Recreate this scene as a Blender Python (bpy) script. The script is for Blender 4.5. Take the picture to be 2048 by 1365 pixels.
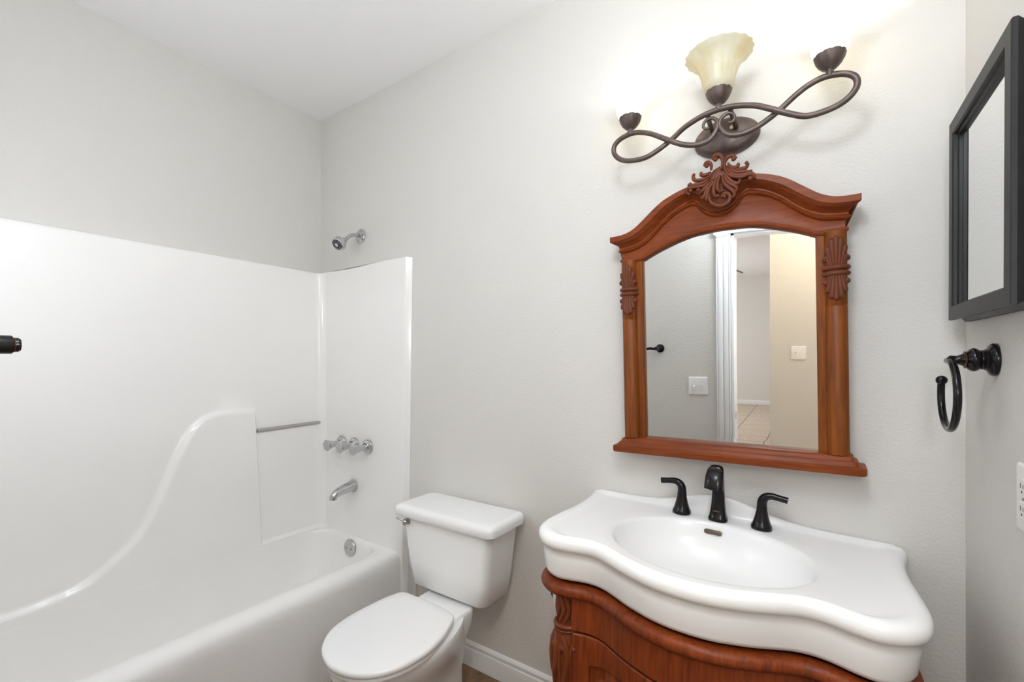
import bpy, bmesh, math, random
from mathutils import Vector, Matrix
random.seed(4)
PI = math.pi
scn = bpy.context.scene
for o in list(bpy.data.objects): bpy.data.objects.remove(o)
COL = scn.collection

# ------------------------------------------------------------------ camera
cd = bpy.data.cameras.new('camera'); cam = bpy.data.objects.new('camera', cd); COL.objects.link(cam)
cam.location = (2.408, -1.545, 1.335)
cam.rotation_euler = (PI/2, 0, math.radians(34.4))
cd.sensor_width = 36; cd.lens = 904/2048*36; cd.shift_y = 42.5/2048; cd.clip_start = 0.02
scn.camera = cam

# ------------------------------------------------------------------ world, exposure, lights
w = bpy.data.worlds.new('world'); scn.world = w; w.use_nodes = True
w.node_tree.nodes['Background'].inputs[0].default_value = (0.75, 0.85, 1, 1)
w.node_tree.nodes['Background'].inputs[1].default_value = 1.0
vs = scn.view_settings
vs.view_transform = 'Standard'; vs.look = 'None'; vs.gamma = 1; vs.use_curve_mapping = False
vs.exposure = 0.17
scn.cycles.use_denoising = True
scn.cycles.max_bounces = 12; scn.cycles.diffuse_bounces = 8; scn.cycles.glossy_bounces = 6
scn.cycles.transmission_bounces = 6; scn.cycles.sample_clamp_indirect = 6
scn.cycles.caustics_reflective = False; scn.cycles.caustics_refractive = False

E_BULB = 1.8; E_FILL_TOP = 20.5; E_HALL = 32.0; E_BED = 98.0; E_SHADE = 2.2; E_FILL_L = 46.0; E_FILL_R = 52.0  # three of these strengths drive the added fill globes
def point_light(name, loc, e, r, col):
    l = bpy.data.lights.new(name, 'POINT'); l.energy = e; l.shadow_soft_size = r; l.color = col
    o = bpy.data.objects.new(name, l); o.location = loc; COL.objects.link(o); return o
def area_light(name, loc, rot, e, sx, sy, col):
    l = bpy.data.lights.new(name, 'AREA'); l.energy = e; l.shape = 'RECTANGLE'; l.size = sx; l.size_y = sy; l.color = col
    o = bpy.data.objects.new(name, l); o.location = loc; o.rotation_euler = rot; COL.objects.link(o); return o
LX = 2.163; LY = -.13; LS = .2625
WARM = (1, .93, .84); COOL = (.93, .97, 1)
for sx in (-1, 1):
    point_light('bulb_light', (LX+sx*LS, LY, 2.19), E_BULB, .02, (.88, .94, 1))
FILL_TOP = (2.22, -1.28, 2.32)      # added fill globe, not a known fixture of the room, out of the frame
HALL = (2.55, -2.25)
point_light('hall_light', (HALL[0], HALL[1], 2.58), E_HALL, .10, (1, .86, .66))
area_light('bedroom_daylight', (-1.35, -6.3, 1.55), (0, -PI/2, 0), E_BED, 1.3, 1.7, (.95, .97, 1))

# ------------------------------------------------------------------ materials
def nmat(name):
    m = bpy.data.materials.new(name); m.use_nodes = True
    return m, m.node_tree, m.node_tree.nodes['Principled BSDF']
def lin(*c): return tuple(((x/255)/12.92 if x/255 <= .04045 else ((x/255+.055)/1.055)**2.4) for x in c)+(1,)
def simple(name, rgb, rough=.5, metal=0, spec=.5, coat=0, noise=0, nscale=30, bump=0, bscale=100, bdist=.002):
    m, t, p = nmat(name)
    p.inputs['Base Color'].default_value = rgb
    p.inputs['Roughness'].default_value = rough; p.inputs['Metallic'].default_value = metal
    p.inputs['Specular IOR Level'].default_value = spec; p.inputs['Coat Weight'].default_value = coat
    p.inputs['Coat Roughness'].default_value = .05
    tc = t.nodes.new('ShaderNodeTexCoord')
    if noise:
        n = t.nodes.new('ShaderNodeTexNoise'); n.inputs['Scale'].default_value = nscale; n.inputs['Detail'].default_value = 4
        t.links.new(tc.outputs['Object'], n.inputs['Vector'])
        mx = t.nodes.new('ShaderNodeMixRGB'); mx.blend_type = 'MULTIPLY'; mx.inputs['Color1'].default_value = rgb
        mr = t.nodes.new('ShaderNodeMapRange'); mr.inputs['To Min'].default_value = 1-noise; mr.inputs['To Max'].default_value = 1+noise
        t.links.new(n.outputs['Fac'], mr.inputs['Value']); mx.inputs['Fac'].default_value = 1
        cb = t.nodes.new('ShaderNodeCombineColor')
        for i in range(3): t.links.new(mr.outputs[0], cb.inputs[i])
        t.links.new(cb.outputs[0], mx.inputs['Color2']); t.links.new(mx.outputs[0], p.inputs['Base Color'])
    if bump:
        n = t.nodes.new('ShaderNodeTexNoise'); n.inputs['Scale'].default_value = bscale; n.inputs['Detail'].default_value = 3
        t.links.new(tc.outputs['Object'], n.inputs['Vector'])
        b = t.nodes.new('ShaderNodeBump'); b.inputs['Strength'].default_value = bump; b.inputs['Distance'].default_value = bdist
        t.links.new(n.outputs['Fac'], b.inputs['Height']); t.links.new(b.outputs[0], p.inputs['Normal'])
    return m
def wood(name, axis, dark, light, gscale=1.0, rough=.46):
    m, t, p = nmat(name)
    tc = t.nodes.new('ShaderNodeTexCoord'); mp = t.nodes.new('ShaderNodeMapping')
    s = [85*gscale]*3; s[axis] = 6*gscale
    mp.inputs['Scale'].default_value = s
    t.links.new(tc.outputs['Object'], mp.inputs['Vector'])
    n = t.nodes.new('ShaderNodeTexNoise'); n.inputs['Scale'].default_value = 1; n.inputs['Detail'].default_value = 6; n.inputs['Roughness'].default_value = .65; n.inputs['Distortion'].default_value = .6
    t.links.new(mp.outputs[0], n.inputs['Vector'])
    n2 = t.nodes.new('ShaderNodeTexNoise'); n2.inputs['Scale'].default_value = 6; n2.inputs['Detail'].default_value = 2
    t.links.new(tc.outputs['Object'], n2.inputs['Vector'])
    ad = t.nodes.new('ShaderNodeMath'); ad.operation = 'MULTIPLY_ADD'; ad.inputs[1].default_value = .35; 
    t.links.new(n2.outputs['Fac'], ad.inputs[0]); t.links.new(n.outputs['Fac'], ad.inputs[2])
    cr = t.nodes.new('ShaderNodeValToRGB'); cr.color_ramp.elements[0].position = .45; cr.color_ramp.elements[1].position = .9
    cr.color_ramp.elements[0].color = dark; cr.color_ramp.elements[1].color = light
    t.links.new(ad.outputs[0], cr.inputs[0]); t.links.new(cr.outputs[0], p.inputs['Base Color'])
    p.inputs['Roughness'].default_value = rough; p.inputs['Specular IOR Level'].default_value = .22; p.inputs['Coat Weight'].default_value = .06; p.inputs['Coat Roughness'].default_value = .3
    b = t.nodes.new('ShaderNodeBump'); b.inputs['Strength'].default_value = .08; b.inputs['Distance'].default_value = .001
    t.links.new(n.outputs['Fac'], b.inputs['Height']); t.links.new(b.outputs[0], p.inputs['Normal'])
    return m
M = {}
M['wall'] = simple('wall_paint', (.665, .645, .612, 1), .55, spec=.35, bump=.35, bscale=130, bdist=.004)
M['ceiling'] = simple('ceiling_paint', (.87, .868, .868, 1), .7, spec=.2, bump=.12, bscale=140, bdist=.003)
M['trim'] = simple('white_trim_paint', (.80, .80, .80, 1), .35)
M['fiberglass'] = simple('white_fiberglass', (.87, .855, .835, 1), .17, spec=.5, bump=.01, bscale=25, bdist=.004)
M['porcelain'] = simple('white_porcelain', (.86, .86, .858, 1), .22, spec=.5)
M['seat_plastic'] = simple('white_seat_plastic', (.87, .87, .87, 1), .22)
M['plate_plastic'] = simple('white_plate_plastic', (.84, .83, .81, 1), .3)
M['slot'] = simple('dark_slot', (.03, .03, .03, 1), .6)
M['overflow'] = simple('brown_overflow_slot', (.14, .10, .075, 1), .45, metal=.5)
M['chrome'] = simple('chrome', (.56, .56, .57, 1), .10, metal=1)
M['satin'] = simple('satin_steel', (.46, .44, .42, 1), .28, metal=1)
M['bronze'] = simple('oil_rubbed_bronze', (.017, .0155, .016, 1), .2, metal=.6, spec=.5, noise=.3, nscale=60)
M['copper'] = simple('rubbed_copper_edge', (.13, .065, .045, 1), .35, metal=.9)
M['iron'] = simple('brushed_bronze_iron', (.115, .085, .075, 1), .40, metal=.6, noise=.5, nscale=55)
M['brass'] = simple('brass', (.6, .45, .25, 1), .3, metal=1)
M['black_frame'] = simple('distressed_black_wood', (.016, .0155, .0155, 1), .45, spec=.35, noise=.5, nscale=25)
M['mirror'] = simple('mirror_glass', (.90, .91, .905, 1), .0, metal=1)
M['wood_h'] = wood('crown_wood', 0, lin(96, 41, 14), lin(136, 63, 21))
M['wood_v'] = wood('column_wood', 2, lin(90, 43, 10), lin(134, 70, 17))
M['carved'] = simple('carved_wood', lin(100, 50, 29), .45, spec=.25, noise=.25, nscale=40)
M['cab_wood'] = wood('cabinet_wood', 2, lin(84, 32, 10), lin(136, 62, 24))
M['cab_carved'] = simple('cabinet_carved_wood', lin(104, 48, 20), .45, spec=.3, noise=.3, nscale=40)
M['paper'] = simple('paper', (.85, .85, .84, 1), .9)
M['screw'] = simple('screw_grey', (.3, .3, .3, 1), .4, metal=.6)
M['fan'] = simple('fan_blade_wood', (.12, .05, .03, 1), .4)
M['pvc'] = simple('pale_plastic_pipe', (.75, .73, .70, 1), .3)
def shade_mat(name, emit):
    m, t, p = nmat(name)
    n = t.nodes.new('ShaderNodeTexNoise'); n.inputs['Scale'].default_value = 18; n.inputs['Detail'].default_value = 3
    tc = t.nodes.new('ShaderNodeTexCoord'); t.links.new(tc.outputs['Object'], n.inputs['Vector'])
    cr = t.nodes.new('ShaderNodeValToRGB'); cr.color_ramp.elements[0].color = (.80, .72, .50, 1); cr.color_ramp.elements[1].color = (.88, .86, .74, 1)
    cr.color_ramp.elements[0].position = .35; cr.color_ramp.elements[1].position = .65
    t.links.new(n.outputs['Fac'], cr.inputs[0]); t.links.new(cr.outputs[0], p.inputs['Base Color'])
    p.inputs['Roughness'].default_value = .3
    tr = t.nodes.new('ShaderNodeBsdfTranslucent'); t.links.new(cr.outputs[0], tr.inputs[0])
    mx = t.nodes.new('ShaderNodeMixShader'); mx.inputs[0].default_value = .5
    t.links.new(p.outputs[0], mx.inputs[1]); t.links.new(tr.outputs[0], mx.inputs[2])
    t.links.new(mx.outputs[0], t.nodes['Material Output'].inputs[0])
    if emit:
        p.inputs['Emission Color'].default_value = (1, .965, .91, 1); p.inputs['Emission Strength'].default_value = emit
    return m
M['shade'] = shade_mat('amber_frosted_glass', 0)
M['shade_lit'] = shade_mat('lit_frosted_glass', E_SHADE)
def emis(name, c, s):
    m, t, p = nmat(name); p.inputs['Base Color'].default_value = (.8, .8, .8, 1)
    p.inputs['Emission Color'].default_value = c; p.inputs['Emission Strength'].default_value = s; return m
M['bulb'] = emis('lit_bulb', (1, .97, .92, 1), E_BULB)
M['bulb_off'] = simple('unlit_bulb', (.8, .8, .78, 1), .3)
M['dome'] = emis('lit_dome_glass', (.85, .92, 1, 1), E_FILL_TOP)  # glow of the added overhead fill globe
M['sconce'] = emis('lit_sconce_glass', (.86, .925, 1, 1), E_FILL_L)  # glow of the added fill globe on the front wall
M['sconce_right'] = emis('lit_right_sconce_glass', (.86, .925, 1, 1), E_FILL_R)  # glow of the added fill globe on the right wall
M['dome_warm'] = emis('lit_warm_dome_glass', (1, .82, .55, 1), E_HALL*.05)
def tile(name, c1, c2, grout, size, gap, rot=0):
    m, t, p = nmat(name)
    tc = t.nodes.new('ShaderNodeTexCoord'); mp = t.nodes.new('ShaderNodeMapping'); mp.inputs['Rotation'].default_value[2] = rot
    t.links.new(tc.outputs['Object'], mp.inputs[0])
    b = t.nodes.new('ShaderNodeTexBrick'); b.offset = 0; b.inputs['Scale'].default_value = 1
    b.inputs['Brick Width'].default_value = size; b.inputs['Row Height'].default_value = size; b.inputs['Mortar Size'].default_value = gap
    b.inputs['Color1'].default_value = (1, 1, 1, 1); b.inputs['Color2'].default_value = (.92, .92, .92, 1); b.inputs['Mortar'].default_value = (0, 0, 0, 1)
    t.links.new(mp.outputs[0], b.inputs['Vector'])
    n = t.nodes.new('ShaderNodeTexNoise'); n.inputs['Scale'].default_value = 14; n.inputs['Detail'].default_value = 8; n.inputs['Roughness'].default_value = .7
    t.links.new(tc.outputs['Object'], n.inputs['Vector'])
    cr = t.nodes.new('ShaderNodeValToRGB'); cr.color_ramp.elements[0].color = c1; cr.color_ramp.elements[1].color = c2
    cr.color_ramp.elements[0].position = .35; cr.color_ramp.elements[1].position = .65
    t.links.new(n.outputs['Fac'], cr.inputs[0])
    mx = t.nodes.new('ShaderNodeMixRGB'); mx.inputs['Color2'].default_value = grout
    t.links.new(b.outputs['Fac'], mx.inputs['Fac']); t.links.new(cr.outputs[0], mx.inputs['Color1'])
    t.links.new(mx.outputs[0], p.inputs['Base Color']); p.inputs['Roughness'].default_value = .35
    return m
M['floor'] = tile('brown_floor_tile', lin(92, 68, 48), lin(138, 108, 80), lin(60, 46, 36), .33, .006)
M['floor_hall'] = tile('beige_floor_tile', lin(186, 166, 146), lin(208, 192, 174), lin(98, 86, 78), .46, .007, .0)

# ------------------------------------------------------------------ mesh helpers
def obj(name, bm, mat, parent=None, ang=35, base=None):
    """link a bmesh (world coordinates) as one mesh; below a root its vertices are shifted by the root's base"""
    bmesh.ops.recalc_face_normals(bm, faces=bm.faces)
    b = Vector(base) if base is not None else Vector((0, 0, 0))
    if parent is not None and base is None: b = Vector(parent['_b'])
    for v in bm.verts: v.co -= b
    me = bpy.data.meshes.new(name); bm.to_mesh(me); bm.free()
    me.materials.append(mat if not isinstance(mat, str) else M[mat])
    for p in me.polygons: p.use_smooth = True
    me.set_sharp_from_angle(angle=math.radians(ang))
    o = bpy.data.objects.new(name, me); COL.objects.link(o)
    o['_b'] = list(b)
    if parent is not None: o.parent = parent
    elif base is not None: o.location = b
    return o
def thing(name, label, cat, base, group=None, rot=None):
    o = bpy.data.objects.new(name, None); COL.objects.link(o); o.empty_display_size = .05
    o.location = base; o['_b'] = list(base)
    o['label'] = label; o['category'] = cat
    if group: o['group'] = group
    if rot: o.rotation_euler = rot
    return o
def tag(o, label, cat, group=None):
    o['label'] = label; o['category'] = cat
    if group: o['group'] = group
    return o
def struct(name, bm, mat, ang=35, base=None):
    o = obj(name, bm, mat, None, ang, base); o['kind'] = 'structure'; return o
def B(): return bmesh.new()
def box(bm, x0, x1, y0, y1, z0, z1, bev=0, seg=2):
    b2 = bmesh.new()
    bmesh.ops.create_cube(b2, size=1)
    for v in b2.verts:
        v.co = Vector((x0+(v.co.x+.5)*(x1-x0), y0+(v.co.y+.5)*(y1-y0), z0+(v.co.z+.5)*(z1-z0)))
    if bev: bmesh.ops.bevel(b2, geom=b2.edges[:], offset=bev, segments=seg, profile=.5, affect='EDGES')
    merge(bm, b2)
def merge(bm, b2):
    me = bpy.data.meshes.new('tmp'); b2.to_mesh(me); b2.free(); bm.from_mesh(me); bpy.data.meshes.remove(me)
def loft(bm, rings, closed=True, cap0=True, cap1=True):
    vr = [[bm.verts.new(p) for p in r] for r in rings]
    n = len(vr[0])
    for a, b in zip(vr, vr[1:]):
        for i in range(n if closed else n-1):
            j = (i+1) % n
            try: bm.faces.new((a[i], a[j], b[j], b[i]))
            except ValueError: pass
    if cap0: bm.faces.new(vr[0][::-1])
    if cap1: bm.faces.new(vr[-1])
    return vr
def catmull(pts, n=6):
    P = [Vector(p) for p in pts]; out = []
    for i in range(len(P)-1):
        a = P[i-1] if i else P[0]*2-P[1]
        b, c = P[i], P[i+1]
        d = P[i+2] if i+2 < len(P) else P[-1]*2-P[-2]
        for k in range(n):
            t = k/n
            out.append(.5*((2*b)+(c-a)*t+(2*a-5*b+4*c-d)*t*t+(3*b-a-3*c+d)*t**3))
    out.append(P[-1]); return out
def lerp(a, b, t): return a+(b-a)*t
def interp(tab, x):
    if x <= tab[0][0]: return tab[0][1]
    for (x0, y0), (x1, y1) in zip(tab, tab[1:]):
        if x <= x1: return lerp(y0, y1, (x-x0)/(x1-x0) if x1 > x0 else 0)
    return tab[-1][1]
def sinterp(tab, x):
    """smooth (catmull) interpolation of a table"""
    n = len(tab)
    if x <= tab[0][0]: return tab[0][1]
    if x >= tab[-1][0]: return tab[-1][1]
    for i in range(n-1):
        x0, y0 = tab[i]; x1, y1 = tab[i+1]
        if x <= x1:
            m0 = (tab[i+1][1]-tab[i-1][1])/(tab[i+1][0]-tab[i-1][0]) if i else (y1-y0)/(x1-x0)
            m1 = (tab[i+2][1]-tab[i][1])/(tab[i+2][0]-tab[i][0]) if i+2 < n else (y1-y0)/(x1-x0)
            h = x1-x0; t = (x-x0)/h
            return (2*t**3-3*t*t+1)*y0+(t**3-2*t*t+t)*h*m0+(-2*t**3+3*t*t)*y1+(t**3-t*t)*h*m1
def sstep(a, b, x):
    t = min(1, max(0, (x-a)/(b-a))); return t*t*(3-2*t)
def tube(bm, pts, rad, seg=12, smooth=0, caps=True, flat=1.0, up=None):
    P = catmull(pts, smooth) if smooth else [Vector(p) for p in pts]
    n = len(P)
    if callable(rad): R = [rad(i/(n-1)) for i in range(n)]
    elif isinstance(rad, (int, float)): R = [rad]*n
    else:
        tb = [(i/(len(rad)-1), r) for i, r in enumerate(rad)]; R = [interp(tb, i/(n-1)) for i in range(n)]
    T = [(P[min(i+1, n-1)]-P[max(i-1, 0)]).normalized() for i in range(n)]
    if up is None:
        up = Vector((0, 0, 1)) if abs(T[0].z) < .9 else Vector((0, 1, 0))
    u = (Vector(up)-T[0]*T[0].dot(Vector(up))).normalized()
    rings = []
    for i in range(n):
        u = (u-T[i]*T[i].dot(u)).normalized(); v = T[i].cross(u)
        rings.append([P[i]+(u*math.cos(2*PI*k/seg)*flat+v*math.sin(2*PI*k/seg))*R[i] for k in range(seg)])
    loft(bm, rings, True, caps, caps)
def lathe(bm, prof, org, axis=(0, 0, 1), seg=32, flute=None, cap0=True, cap1=True):
    """prof: (radius, distance along axis)"""
    ax = Vector(axis).normalized(); u = ax.orthogonal().normalized(); v = ax.cross(u); o = Vector(org)
    rings = []
    for j, (r, h) in enumerate(prof):
        ring = []
        for k in range(seg):
            a = 2*PI*k/seg
            rr = max(r, 1e-4)*(flute(a, j, h) if flute else 1)
            ring.append(o+ax*h+(u*math.cos(a)+v*math.sin(a))*rr)
        rings.append(ring)
    loft(bm, rings, True, cap0, cap1)
def ball(bm, c, r, seg=12, sc=(1, 1, 1)):
    b2 = bmesh.new(); bmesh.ops.create_uvsphere(b2, u_segments=seg, v_segments=seg//2+2, radius=r)
    for v in b2.verts: v.co = Vector((v.co.x*sc[0], v.co.y*sc[1], v.co.z*sc[2]))+Vector(c)
    merge(bm, b2)
def prism(bm, poly, axis, a, b, bev=0, seg=2):
    """extrude a 2-D polygon along axis 0/1/2 between a and b"""
    def P(p, d):
        return {0: (d, p[0], p[1]), 1: (p[0], d, p[1]), 2: (p[0], p[1], d)}[axis]
    b2 = bmesh.new()
    va = [b2.verts.new(P(p, a)) for p in poly]; vb = [b2.verts.new(P(p, b)) for p in poly]
    fa = b2.faces.new(va); fb = b2.faces.new(vb[::-1]); n = len(poly)
    for i in range(n): b2.faces.new((va[i], vb[i], vb[(i+1) % n], va[(i+1) % n]))
    bmesh.ops.recalc_face_normals(b2, faces=b2.faces)
    if bev:
        es = [e for e in fa.edges]+[e for e in fb.edges]
        bmesh.ops.bevel(b2, geom=es, offset=bev, segments=seg, profile=.5, affect='EDGES')
    bmesh.ops.triangulate(b2, faces=[f for f in b2.faces if len(f.verts) > 4])
    merge(bm, b2)
def rrect(cx, cy, hx, hy, r, n=6):
    out = []
    for (sx, sy, a0) in ((1, 1, 0), (-1, 1, PI/2), (-1, -1, PI), (1, -1, 3*PI/2)):
        for k in range(n+1):
            a = a0+PI/2*k/n
            out.append((cx+sx*(hx-r)+r*math.cos(a), cy+sy*(hy-r)+r*math.sin(a)))
    return out
def grid(bm, us, vsv, f):
    V = [[bm.verts.new(f(u, v)) for u in us] for v in vsv]
    for j in range(len(vsv)-1):
        for i in range(len(us)-1):
            bm.faces.new((V[j][i], V[j][i+1], V[j+1][i+1], V[j+1][i]))
    return V

# ------------------------------------------------------------------ room shell
W = 2.70; H = 2.742; YF = -1.52; YH = -1.64; DX0, DX1, DZ = 1.966, 2.655, 2.055
XB0, XB1, YB = -1.2, 3.3, -8.9        # hall and bedroom beyond the door
b = B(); box(b, -.12, 0, YF-.12, .12, 0, H); struct('wall_left', b, 'wall')
b = B(); box(b, 0, W, 0, .12, 0, H); struct('wall_back', b, 'wall')
b = B(); box(b, W, W+.12, YF-.12, .12, 0, H); struct('wall_right', b, 'wall')
b = B(); box(b, 0, DX0, YH, YF, 0, H); box(b, DX1, W, YH, YF, 0, H); box(b, DX0, DX1, YH, YF, DZ, H); struct('wall_front', b, 'wall')
b = B(); box(b, 0, W, YF, 0, -.1, 0); struct('floor', b, 'floor')
b = B(); box(b, -.12, W+.12, YF-.12, .12, H, H+.1); struct('ceiling', b, 'ceiling')
# hall and bedroom
b = B(); box(b, XB0, XB1, YB, YH, -.1, 0); box(b, DX0, DX1, YH, YF, -.1, 0); struct('floor_hall', b, 'floor_hall')
b = B(); box(b, XB0, XB1, YB, YH, H, H+.1); struct('ceiling_hall', b, 'ceiling')
b = B(); box(b, XB0-.12, XB1+.12, YB-.12, YB, 0, H); struct('wall_bedroom', b, 'wall')
b = B(); box(b, XB1, XB1+.12, YB, YH, 0, H); struct('wall_hall_end', b, 'wall')
b = B()
box(b, XB0-.12, XB0, YB, -7.2, 0, H); box(b, XB0-.12, XB0, -5.4, YH, 0, H); box(b, XB0-.12, XB0, -7.2, -5.4, 0, .85); box(b, XB0-.12, XB0, -7.2, -5.4, 2.2, H)
struct('wall_window_side', b, 'wall')
b = B()
for y in (-7.2, -5.43): box(b, XB0-.08, XB0+.01, y, y+.03, .85, 2.2)
for z in (.85, 1.5, 2.17): box(b, XB0-.08, XB0+.01, -7.2, -5.4, z, z+.03)
struct('window_1', b, 'trim')
b = B(); box(b, 2.062, XB1, -4.2, -2.95, 0, H); struct('wall_hall', b, 'wall')
b = B(); box(b, XB0, -.12, YH, YH+.12, 0, H); box(b, W+.12, XB1, YH, YH+.12, 0, H); struct('wall_hall_side', b, 'wall')
b = B(); box(b, XB0, XB1, YB, YB+.014, 0, .10, .004); struct('baseboard_bedroom', b, 'trim')
# baseboard behind the toilet: plain board with a ridged top
def base_prof(x0, x1):
    b = B()
    prof = [(0, 0), (-.014, 0), (-.014, .072), (-.013, .076), (-.010, .079), (-.0095, .086), (-.012, .089), (-.012, .094), (-.008, .1), (-.004, .104), (0, .106)]
    loft(b, [[(x, y, z) for y, z in prof] for x in (x0, x1)], True); return b
struct('baseboard_back', base_prof(.765, W), 'trim', 25)
b = B(); box(b, W-.014, W, YF, -.014, 0, .1, .004); struct('baseboard_right', b, 'trim')
b = B(); box(b, .78, DX0-.085, YF, YF+.014, 0, .1, .004); struct('baseboard_front', b, 'trim')
# door casing (fluted), jamb lining
def casing(x0, x1, z1, y0, y1):
    b = B(); n = 2; wd = x1-x0
    box(b, x0, x1, y0, y1-.006, 0, z1)
    for k in range(n):
        xa = x0+wd*(.1+.8*k/n); box(b, xa+.002, xa+wd*.8/n-.002, y1-.008, y1, 0, z1, .002)
    box(b, x0, x0+wd*.09, y1-.008, y1, 0, z1, .001); box(b, x1-wd*.09, x1, y1-.008, y1, 0, z1, .001)
    return b
struct('trim_1', casing(DX0-.082, DX0-.002, DZ, YF, YF+.02), 'trim')
b = B(); box(b, DX1+.002, W-.001, YF, YF+.02, 0, DZ, .002); struct('trim_2', b, 'trim')
b = B(); box(b, DX0-.098, W-.001, YF, YF+.024, DZ, DZ+.09, .003); box(b, DX0-.104, W-.001, YF, YF+.03, DZ+.09, DZ+.105, .003); struct('trim_3', b, 'trim')
b = B(); box(b, DX0-.002, DX0+.014, YH, YF, 0, DZ); box(b, DX1-.014, DX1+.002, YH, YF, 0, DZ); box(b, DX0, DX1, YH, YF, DZ-.016, DZ+.001)
struct('trim_4', b, 'trim')

# ------------------------------------------------------------------ tub and shower unit
RIM = .405
unit = thing('tub_shower_unit', 'white one-piece fiberglass tub and shower surround filling the left end of the room', 'bathtub', (.36, -.76, 0))
# moulded side panel: height field over (y, z)
S_TAB = [(-1.53, .452), (-1.26, .456), (-1.157, .462), (-1.043, .487), (-.947, .554), (-.879, .622), (-.83, .709), (-.784, .816), (-.744, .926), (-.687, 1.032), (-.64, 1.078), (-.60, 1.098), (-.528, 1.107), (-.42, 1.100), (-.3, 1.097)]
PX = .064
def panel_x(y, z):
    zs = sinterp(S_TAB, y); sl = (sinterp(S_TAB, y+.01)-sinterp(S_TAB, y-.01))/.02
    d = (zs-z)/math.sqrt(1+sl*sl)
    st = sstep(-.004, .016, d)
    ye = -.402+(1.087-z)/.668*.031
    st *= sstep(-.003, .010, ye-y)
    x = PX+max(.018*st, .018*sstep(.0, .016, .428-z))
    r = .05; dd = -.03-y
    if dd < r: x += (r-math.sqrt(max(0, r*r-(r-dd)**2)))*(1 if z > .43 else .9)
    return x
ys = sorted(set([round(-1.517+.012*i, 4) for i in range(124)]+[round(-.43+.003*i, 4) for i in range(26)]+[round(-.08+.004*i, 4) for i in range(13)]+[-.0305]))
zs = sorted(set([RIM-.02, RIM]+[round(.405+.0024*i, 4) for i in range(14)]+[round(.44+.011*i, 4) for i in range(62)]+[1.2+.04*i for i in range(16)]+[1.825]))
b = B()
V = grid(b, ys, zs, lambda y, z: (panel_x(y, z), y, z))
top = V[-1]
prev = top
for dx, zz in ((-.004, 1.835), (-.012, 1.841), (None, 1.841)):
    row = []
    for v in top:
        row.append(b.verts.new((0.001 if dx is None else v.co.x+dx, v.co.y, zz)))
    for i in range(len(row)-1): b.faces.new((prev[i], prev[i+1], row[i+1], row[i]))
    prev = row
obj('side_panel', b, 'fiberglass', unit, 50)
# end panels with the raised outer edge
def end_top(x): return sinterp([(0, 1.842), (.10, 1.844), (.25, 1.838), (.40, 1.839), (.55, 1.846), (.70, 1.846), (.76, 1.846)], x)
def end_panel(yf, yw, s):
    b = B(); rings = []
    xs = [.003, .1, .2, .3, .4, .5, .6, .68]
    N = len(xs)
    for z in [0, RIM-.1, RIM, .8, 1.2, 1.6, None]:
        ring = []
        zz = lambda x: end_top(x) if z is None else z
        lean = .722+.0182*((1.845 if z is None else z)-.4)
        for x in xs: ring.append((x, yf, zz(x)))
        for (dx, fy) in ((-.010, .0), (-.002, .02), (.001, .08), (.013, .95), (.015, 1.0)):
            ring.append((lean+dx, lerp(yf, yw, fy), zz(lean)))
        ring.append((.003, yw, zz(0)))
        rings.append(ring)
    loft(b, rings, True, True, True); return b
obj('end_panel', end_panel(-.03, -.001, 1), 'fiberglass', unit, 50)
obj('end_panel', end_panel(YF+.03, YF+.001, 1), 'fiberglass', unit, 50)
# tub: apron, rolled rim, basin
b = B(); rings = []
def tubring(x0, x1, y0, y1, r, z, dz=0): return [(p[0], p[1], z) for p in rrect((x0+x1)/2, (y0+y1)/2, (x1-x0)/2, (y1-y0)/2, r, 8)]
y0, y1 = YF+.004, -.004
for (x1, z, r) in ((.718, 0, .01), (.717, .06, .01), (.712, .09, .01), (.711, .30, .01), (.710, .35, .012), (.706, .378, .016), (.694, .396, .022), (.674, .404, .03)):
    rings.append(tubring(.004, x1, y0+(.714-x1)*.0, y1, r, z))
ya, yb = YF+.05, -.034
for (dx, z) in ((0, .405), (.008, .400), (.014, .386), (.018, .36), (.03, .25), (.045, .16), (.075, .11), (.12, .095)):
    rings.append(tubring(.0825+max(0, dx-.02)*.7, .612-dx, ya+dx*2.2, yb-dx*.8, .12, z))
rings.append(tubring(.3, .45, -1.2, -.25, .05, .092))
loft(b, rings, True, True, True)
obj('tub', b, 'fiberglass', unit, 50)
b = B(); tube(b, [(.066, -.395, .990), (.066, -.03, .996)], .0092, 16); g = obj('grab_bar', b, 'satin', unit); g['label'] = 'satin steel bar across the moulded niche'

# ------------------------------------------------------------------ tub fittings
def tap(x, label):
    t = thing('tub_tap', label, 'tap handle', (x, -.0335, .898), 'chrome tub tap handles')
    b = B(); lathe(b, [(.037, 0), (.037, .004), (.034, .010), (.024, .014), (.021, .018)], (x, -.0335, .898), (0, -1, -.04), 28); obj('escutcheon', b, 'chrome', t)
    b = B(); lathe(b, [(.016, .012), (.015, .028), (.0165, .045), (.020, .06), (.026, .078), (.031, .090), (.031, .094), (.026, .097), (.0, .098)], (x, -.0335, .898), (0, -1, -.04), 32,
                   lambda a, j, h: 1-.11*sstep(.02, .06, h)*abs(math.sin(3*a))); obj('knob', b, 'chrome', t, 50)
    return t
tap(.247, 'chrome tub tap handle nearest the corner, leftmost of the row of three above the spout')
tap(.357, 'chrome tub tap handle in the middle of the row of three above the spout')
tap(.467, 'chrome tub tap handle nearest the toilet, rightmost of the row of three above the spout')
t = thing('tub_spout', 'chrome tub spout below the three tap handles', 'tub spout', (.345, -.0335, .676))
b = B()
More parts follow.
